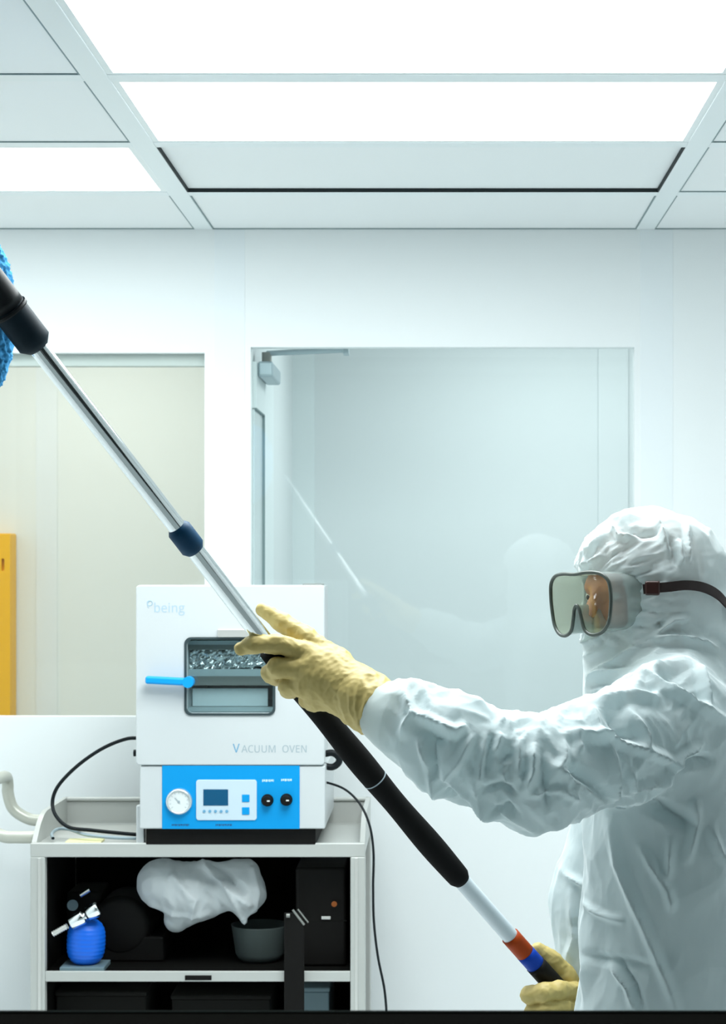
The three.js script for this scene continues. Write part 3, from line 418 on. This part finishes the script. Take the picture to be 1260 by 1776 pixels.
const outerF = (x, y, z) => { const o = opening(x, y, z), d = suitF(x, y, z); return Math.max(d, -o); };
// folds read off the photograph: [amplitude m, half width m, x,y, x,y ...] in photo pixels
const c8 = (x, y) => [640 + x * 0.492, 1100 + y * 0.492], c7 = (x, y) => [900 + x / 3.5, 850 + y / 3.5];
const foldsPx = [];
const F8 = (a, w, ...q) => { const p = []; for (let i = 0; i < q.length; i += 2) p.push(c8(q[i], q[i + 1])); foldsPx.push([a, w, p]); };
const F7 = (a, w, ...q) => { const p = []; for (let i = 0; i < q.length; i += 2) p.push(c7(q[i], q[i + 1])); foldsPx.push([a, w, p]); };
F8(.010, .012, 125, 175, 165, 250, 120, 330); F8(.012, .014, 165, 250, 300, 300, 340, 280); F8(-.010, .014, 190, 275, 280, 335); F8(.010, .011, 180, 300, 215, 420, 250, 540);


F8(.012, .013, 640, 300, 820, 335, 1000, 400, 1060, 430); F8(.012, .014, 835, 600, 960, 540, 1020, 450); F8(.014, .013, 760, 215, 860, 155, 960, 145, 1100, 215, 1260, 310); F8(-.012, .025, 1000, 130, 1090, 170, 1180, 230);
F8(.010, .010, 770, 225, 900, 205, 1000, 215); F8(.009, .010, 880, 240, 940, 330, 940, 370); F8(.011, .011, 1150, 100, 1180, 240); F8(.012, .012, 960, 140, 1060, 100, 1150, 95); F8(-.010, .018, 800, 240, 850, 300, 920, 360);
F8(.010, .012, 1000, 500, 1060, 400, 1160, 360); F8(-.010, .015, 1040, 460, 1120, 420, 1200, 430); F8(.009, .010, 880, 430, 900, 500, 1000, 480); F8(.008, .010, 240, 400, 320, 500, 470, 590);
F8(.010, .014, 850, 640, 880, 800, 960, 1000, 1030, 1180, 1080, 1330); F8(.010, .014, 1130, 560, 1140, 650, 1100, 800); F8(-.014, .02, 950, 570, 1060, 620, 1150, 670); F8(-.009, .010, 860, 1130, 930, 1220, 960, 1310); F8(.009, .012, 840, 1140, 910, 1230, 935, 1310);
F8(.008, .010, 740, 960, 820, 990, 900, 1000); F8(.009, .012, 1050, 690, 1040, 850); F8(.010, .012, 940, 720, 1040, 880, 1060, 960); F8(-.008, .014, 750, 1150, 900, 1140, 1000, 1150); F8(.008, .014, 760, 1000, 780, 1200, 740, 1320); F8(.010, .013, 1180, 650, 1220, 760, 1260, 800);
const F9 = (a, w, ...q) => { const p = []; for (let i = 0; i < q.length; i += 2) p.push([740 + q[i] / 3.5, 1180 + q[i + 1] / 3.5]); foldsPx.push([a, w, p]); };
F9(.011, .013, 260, 240, 190, 380, 60, 520); F9(.010, .011, 345, 240, 310, 420, 300, 540); F9(-.010, .014, 385, 250, 345, 390, 330, 500); F9(.009, .010, 425, 250, 380, 370); F9(-.008, .011, 480, 330, 430, 410); F9(.009, .010, 525, 260, 530, 420, 555, 560); F9(-.008, .009, 548, 430, 548, 560); F9(.010, .011, 610, 300, 605, 460, 565, 580); F9(-.010, .012, 650, 320, 670, 500, 690, 700);
F9(.011, .012, 790, 250, 780, 390, 740, 440, 850, 520, 960, 600, 1085, 715); F9(-.014, .020, 800, 440, 920, 530, 1050, 670); F9(.008, .010, 850, 240, 885, 370); F9(.010, .012, 1040, 290, 1080, 500, 1085, 710); F9(.010, .011, 230, 440, 300, 580, 370, 690, 430, 770); F9(-.007, .009, 320, 550, 430, 530, 520, 595); F9(.007, .009, 430, 440, 465, 540); F9(-.006, .008, 365, 680, 460, 660, 525, 720); F9(.010, .011, 960, 130, 1000, 270, 1060, 300); F9(-.008, .012, 120, 560, 170, 620); F9(-.012, .016, 20, 230, 40, 400, 50, 500); F9(.007, .01, 560, 590, 760, 560, 900, 640);
F7(.008, .009, 370, 330, 480, 205, 600, 190, 860, 150); F7(.009, .009, 600, 200, 640, 280, 760, 290); F7(-.009, .012, 640, 240, 780, 270, 900, 260); F7(.008, .008, 850, 120, 900, 250, 960, 430); F7(.007, .008, 1000, 290, 1020, 470); F7(.008, .008, 1060, 190, 1060, 450); F7(-.007, .008, 940, 280, 980, 470); F7(.007, .007, 400, 420, 520, 330, 600, 240); F7(.006, .006, 430, 470, 560, 390);

F7(.006, .007, 370, 1010, 560, 880); F7(.006, .007, 350, 1070, 590, 975); F7(.008, .009, 400, 1180, 620, 1060, 760, 950); F7(.009, .010, 400, 1260, 520, 1185, 680, 1110, 830, 1030, 900, 960); F7(-.009, .014, 560, 1150, 760, 1080); F7(.010, .011, 830, 920, 980, 905, 1150, 950, 1260, 990); F7(.009, .009, 860, 880, 960, 790, 1080, 770); F7(-.010, .012, 900, 850, 880, 800);
const folds = foldsPx.map(([a, w, p]) => { const q = p.map(([x, y]) => [X(x, 3.45), Y(y, 3.45)]); w *= 1.08; return { a, w, q, x0: Math.min(...q.map((e) => e[0])) - w, x1: Math.max(...q.map((e) => e[0])) + w, y0: Math.min(...q.map((e) => e[1])) - w, y1: Math.max(...q.map((e) => e[1])) + w }; });
function foldAt(x, y) {
  let s = 0;
  for (const f of folds) {
    if (x < f.x0 || x > f.x1 || y < f.y0 || y > f.y1) continue; let best = 1e9, u = 0; const m = f.q.length - 1;
    for (let i = 0; i < m; i++) { const [ax, ay] = f.q[i], [bx, by] = f.q[i + 1], ex = bx - ax, ey = by - ay; let t = ((x - ax) * ex + (y - ay) * ey) / (ex * ex + ey * ey); t = t < 0 ? 0 : t > 1 ? 1 : t; const e = Math.hypot(x - ax - ex * t, y - ay - ey * t); if (e < best) { best = e; u = (i + t) / m; } }
    if (best < f.w) s += 1.75 * f.a * Math.pow(1 - best / f.w, 1.35) * Math.min(1, 5 * u * (1 - u) + 0.05);
  }
  return s;
}
const suitG = surfaceNet(outerF, V(-0.16, -0.02, -4.02), V(0.78, 1.74, -3.10), 0.0042);
displace(suitG, (x, y, z, nx, ny, nz) => {
  const arm = 1 / (1 + Math.exp((armF(x, y, z) - 0.01) * 200)), wx = x + 0.02 * noise(x * 6, y * 6, z * 6), wy2 = y + 0.02 * noise(x * 6 + 9, y * 6, z * 6);
  const torso = 0.007 * ridge(wx * 5 + 3, wy2 * 3, z * 5) + 0.0028 * ridge(wx * 13, wy2 * 7 + 5, z * 13) + 0.0006 * ridge(wx * 34, wy2 * 20, z * 34);
  const sl = 0.008 * ridge(wx * 13 + wy2 * 4, wy2 * 7, z * 9) + 0.0042 * ridge(wx * 22, wy2 * 13 + 7, z * 18) + 0.0008 * ridge(wx * 48, wy2 * 34, z * 40);
  const wrist = Math.min(1, Math.max(0.1, (x - X(655, 3.3)) / 0.05)), lipD = opening(x, y, z), lip = Math.min(1, Math.max(0.1, lipD / 0.02));
  const [ga, gb] = local(x, y, z), phi = Math.atan2(gb, ga + 0.05), hood = y > 1.40 && hoodF(x, y, z) < 0.02 ? 1 : 0;
  const pleat = hood * (0.0042 * ridge(phi * 5.5, lipD * 14, 2) + 0.002 * ridge(phi * 13, lipD * 22, 5)) * Math.exp(-Math.max(0, lipD - 0.03) / 0.05) + hood * 0.0028 * ridge(wx * 15, wy2 * 7, z * 13);
  return (pleat + (torso * (1 - arm) + sl * arm) * 0.75 + foldAt(x, y) * Math.max(0, Math.min(1, nz * 2))) * wrist * lip - 0.002;
});
part('coverall', suitG, M.suit, person, 'wrinkled white hooded coverall');
// body inside the suit
const skull = [cone(P(1105, 985, DP), P(1140, 985, DP), 0.080, 0.084), cone(P(1090, 1010, DP - 0.01), G(0.004, -0.070, -0.130), 0.066, 0.034)];
const face = [cone(G(0, 0.028, -0.108), G(0, -0.03, -0.108), 0.050, 0.044), cone(G(-0.026, 0.024, -0.064), G(0.026, 0.024, -0.064), 0.012, 0.012), cone(G(0, 0.014, -0.050), G(0, -0.024, -0.028), 0.008, 0.0125), cone(G(0.028, -0.022, -0.078), G(-0.028, -0.022, -0.078), 0.022, 0.022)];
const bodyF = blend([blend([...skull, ...face], 0.02), cone(P(1120, 1060, DP), P(1150, 1230, DP), 0.055, 0.06), cone(P(1160, 1300, 3.55), P(1160, 1780, 3.57), 0.10, 0.11), cone(P(1160, 1300, 3.70), P(1160, 1780, 3.70), 0.10, 0.11), cone(P(1160, 1262, 3.49), P(1150, 1275, 3.76), 0.06, 0.06), cone(J.sh, J.el, 0.052, 0.042), cone(J.el, J.wr, 0.040, 0.028), cone(J.wr, P(560, 1180, 3.36), 0.026, 0.022), cone(J.sh2, J.el2, 0.05, 0.042), cone(J.el2, J.wr3, 0.040, 0.028), cone(P(1158, 1800, 3.55), V(X(1150, 3.54), 0.09, -3.52), 0.09, 0.045), cone(P(1158, 1800, 3.72), V(X(1190, 3.74), 0.09, -3.76), 0.09, 0.045)], 0.03);
part('body', surfaceNet(bodyF, V(-0.26, 0.0, -3.98), V(0.66, 1.68, -3.14), 0.006), M.skin, person, 'skin around the eyes');
const innerF = blend([cone(P(1160, 1300, 3.55), P(1160, 1780, 3.57), 0.106, 0.116), cone(P(1160, 1300, 3.70), P(1160, 1780, 3.70), 0.106, 0.116), cone(P(1160, 1262, 3.49), P(1150, 1275, 3.76), 0.066, 0.066), cone(J.sh, J.el, 0.058, 0.048), cone(J.el, P(720, 1262, 3.30), 0.046, 0.036), cone(J.sh2, J.el2, 0.056, 0.048), cone(J.el2, P(1018, 1750, 3.81), 0.046, 0.036), cone(P(1158, 1800, 3.55), V(X(1150, 3.54), 0.12, -3.52), 0.096, 0.052), cone(P(1158, 1800, 3.72), V(X(1190, 3.74), 0.12, -3.76), 0.096, 0.052)], 0.03);
part('inner_clothes', surfaceNet(innerF, V(-0.20, 0.0, -3.98), V(0.66, 1.45, -3.14), 0.008), M.inner, person, 'dark clothes showing dimly through the coverall');
for (const s of [-1, 1]) { const ey = part('eye', new THREE.SphereGeometry(0.0105, 20, 14).translate(...G(s * 0.029, 0.008, -0.066).toArray()), M.eyeWhite, person); part('iris', new THREE.SphereGeometry(0.0058, 16, 10).translate(...G(s * 0.029, 0.007, -0.0602).toArray()), M.strap, ey); }

// goggles
{
  const half = [[0, 0.048], [0.035, 0.050], [0.062, 0.046], [0.077, 0.034], [0.081, 0.012], [0.079, -0.014], [0.072, -0.040], [0.058, -0.054], [0.036, -0.058], [0.019, -0.050], [0.0105, -0.028], [0.006, -0.012], [0, -0.006]].map(([x, y]) => [x * 0.93, y]);
  const outline = new THREE.CatmullRomCurve3([...half, ...half.slice(1, -1).reverse().map(([x, y]) => [-x, y])].map(([x, y]) => V(x, y, 0)), true, 'centripetal').getPoints(140).slice(0, -1);
  const bend = (a) => -1.9 * a * a;                              // the lens curves back to both temples
  const gg = part('goggles', (() => { const c = new THREE.CatmullRomCurve3(outline.map((p) => G(p.x, p.y, bend(p.x))), true); return new THREE.TubeGeometry(c, 220, 0.0033, 10, true); })(), M.goggleRim, person, 'clear goggles with grey rim');
  const shape = new THREE.Shape(outline.map((p) => new THREE.Vector2(p.x, p.y))), sg = new THREE.ShapeGeometry(shape, 1), pos = [], idx = [];
  // subdivide the lens so that it can follow the curve
  const src = sg.attributes.position, tri = sg.index.array; 
  const addTri = (A, B, C, k) => { if (k) { const m = (p, q) => [(p[0] + q[0]) / 2, (p[1] + q[1]) / 2], ab = m(A, B), bc = m(B, C), ca = m(C, A); addTri(A, ab, ca, k - 1); addTri(ab, B, bc, k - 1); addTri(ca, bc, C, k - 1); addTri(ab, bc, ca, k - 1); return; } for (const q of [A, B, C]) { const w = G(q[0], q[1], bend(q[0])); pos.push(w.x, w.y, w.z); idx.push(idx.length); } };
  for (let i = 0; i < tri.length; i += 3) addTri(...[0, 1, 2].map((k) => [src.getX(tri[i + k]), src.getY(tri[i + k])]), 3);
  const lg = new THREE.BufferGeometry(); lg.setAttribute('position', new THREE.Float32BufferAttribute(pos, 3)); lg.computeVertexNormals();
  part('lens', lg, M.lens, gg, 'pale yellow lens');
  const bp = [], bi = [], N = outline.length, K = 8;
  for (let k = 0; k <= K; k++) for (let i = 0; i < N; i++) { const u = k / K, p = outline[i], a = p.x * (1 + 0.02 * u), b = p.y * (1 - 0.05 * u) + 0.002 * u, back = -0.078 - 0.03 * Math.pow(Math.abs(p.x) / 0.08, 2); const w = G(a, b, bend(p.x) * (1 - u) + back * u - 0.001); bp.push(w.x, w.y, w.z); }
  for (let k = 0; k < K; k++) for (let i = 0; i < N; i++) { const a = k * N + i, b = k * N + (i + 1) % N; bi.push(a, b, a + N, b, b + N, a + N); }
  const bg = new THREE.BufferGeometry(); bg.setAttribute('position', new THREE.Float32BufferAttribute(bp, 3)); bg.setIndex(bi); bg.computeVertexNormals();
  part('face_seal', bg, M.goggleBody, gg, 'translucent grey side shield');
  // strap over the hood
  const path = [[1118, 1021], [1135, 1020], [1160, 1018], [1190, 1015], [1220, 1019], [1245, 1032], [1262, 1050], [1285, 1072], [1305, 1090]];
  const hit = path.map(([x, y]) => { let d = 3.35; for (let i = 0; i < 120; i++) { const p = P(x, y, d), f = suitF(p.x, p.y, p.z); if (f < 0.008) break; d += Math.max(0.001, (f - 0.008) * 0.8); } return P(x, y, d); });
  hit[0].copy(P(1116, 1022, -hit[1].z - 0.002));
  const c = new THREE.CatmullRomCurve3(hit, false, 'centripetal'), pts = c.getPoints(60), sp = [], si = [];
  pts.forEach((p, i) => { const t = pts[Math.min(60, i + 1)].clone().sub(pts[Math.max(0, i - 1)]).normalize(), o = V(p.x - headC.x, 0, p.z - headC.z).normalize(), s = o.clone().cross(t).normalize(), hw = 0.0085; for (const [u, v] of [[-1, 0], [-1, 1], [1, 1], [1, 0]]) { const q = p.clone().addScaledVector(s, u * hw).addScaledVector(o, v * 0.003); sp.push(q.x, q.y, q.z); } });
  for (let i = 0; i < 60; i++) for (let k = 0; k < 4; k++) { const a = i * 4 + k, b = i * 4 + (k + 1) % 4; si.push(a, b, a + 4, b, b + 4, a + 4); }
  let stg = new THREE.BufferGeometry(); stg.setAttribute('position', new THREE.Float32BufferAttribute(sp, 3)); stg.setIndex(si); stg = stg.toNonIndexed(); stg.computeVertexNormals();
  part('strap', stg, M.strap, gg, 'dark elastic strap');
  const bk = hit[1]; part('strap_buckle', box(bk.x - 0.016, bk.x + 0.010, bk.y - 0.0125, bk.y + 0.0125, bk.z - 0.002, bk.z + 0.008, 0.004), M.buckle, gg);
}

// gloves
function glove(list, groups, k, lo, hi, label, crease) {
  const fingers = groups.map((q) => blend(q, 0.008)), palm = blend(list, 0.022);
  const f = (x, y, z) => { let d = palm(x, y, z), e = 1e3; for (const g of fingers) e = Math.min(e, g(x, y, z)); return smin(d, e, k); };
  return part('glove', displace(surfaceNet(f, lo, hi, 0.0024), crease), M.glove, person, label);
}
const lat = (x, y, z) => 0.0006 * noise(x * 90, y * 90, z * 90);
{
  const W = P(622, 1206, 3.35), k1 = P(536, 1132, 3.372), k2 = P(520, 1160, 3.362), k3 = P(528, 1190, 3.364), k4 = P(552, 1216, 3.37);
  const bez = chain([k1, P(482, 1117, 3.362), P(440, 1118, 3.364), P(417, 1126, 3.368)], [0.0185, 0.0155, 0.0145, 0.0105]);
  const mid = chain([k2, P(482, 1158, 3.366), P(470, 1168, 3.392), P(478, 1178, 3.425)], [0.0190, 0.0160, 0.0150, 0.0120]);
  const ring = chain([k3, P(502, 1188, 3.378), P(502, 1196, 3.41), P(530, 1196, 3.438)], [0.0185, 0.0175, 0.0140, 0.0120]);
  const pink = chain([k4, P(534, 1212, 3.386), P(544, 1220, 3.41), P(556, 1216, 3.438)], [0.0165, 0.0140, 0.0130, 0.0110]);
  const thumb = chain([P(585, 1150, 3.378), P(530, 1107, 3.395), P(488, 1078, 3.41), P(455, 1057, 3.415)], [0.024, 0.0185, 0.0150, 0.0105]);
  glove([cone(W, P(550, 1150, 3.366), 0.036, 0.026), cone(W, P(540, 1176, 3.360), 0.038, 0.026), cone(W, P(556, 1204, 3.366), 0.036, 0.023), cone(P(620, 1200, 3.35), P(585, 1152, 3.372), 0.034, 0.024), cone(W, P(640, 1219, 3.335), 0.037, 0.0405), cone(P(640, 1219, 3.335), P(657, 1230, 3.325), 0.0415, 0.0465)], [bez, mid, ring, pink, thumb], 0.012, V(-0.37, 1.20, -3.48), V(-0.07, 1.50, -3.26), 'yellow-olive latex glove spread on the pole',
    (x, y, z) => { const q = V(x, y, z), u = q.clone().sub(W).dot(P(657, 1230, 3.325).sub(W).normalize()); return lat(x, y, z) + (u > -0.01 && u < 0.05 ? 0.0022 * ridge(x * 34, y * 14, z * 22) * Math.min(1, (u + 0.01) * 40) : 0.0011 * ridge(x * 26, y * 26, z * 26)); });
}
{
  const fing = (y, x0, x1) => chain([P(1000, y - 2, 3.735), P(x0, y - 4, 3.685), P((x0 + x1) / 2, y, 3.668), P(x1, y + 4, 3.682), P(x1 + 8, y + 10, 3.715)], [0.018, 0.0165, 0.0165, 0.0155, 0.012]);
  const thumb = chain([P(990, 1726, 3.755), P(982, 1692, 3.752), P(957, 1664, 3.742), P(932, 1646, 3.735)], [0.024, 0.0190, 0.0165, 0.0125]);
  glove([cone(P(1000, 1730, 3.760), P(1010, 1800, 3.775), 0.030, 0.034), cone(P(975, 1735, 3.765), P(1005, 1800, 3.775), 0.028, 0.034), cone(P(1010, 1800, 3.775), P(1020, 1850, 3.79), 0.036, 0.045)], [fing(1722, 970, 920), fing(1752, 975, 926), fing(1782, 982, 936), fing(1808, 990, 950), thumb], 0.012, V(0.10, 0.60, -3.86), V(0.34, 0.88, -3.62), 'yellow latex glove gripping the pole end', (x, y, z) => lat(x, y, z) + 0.0012 * ridge(x * 22, y * 30, z * 22));
}
renderer.render(scene, camera);
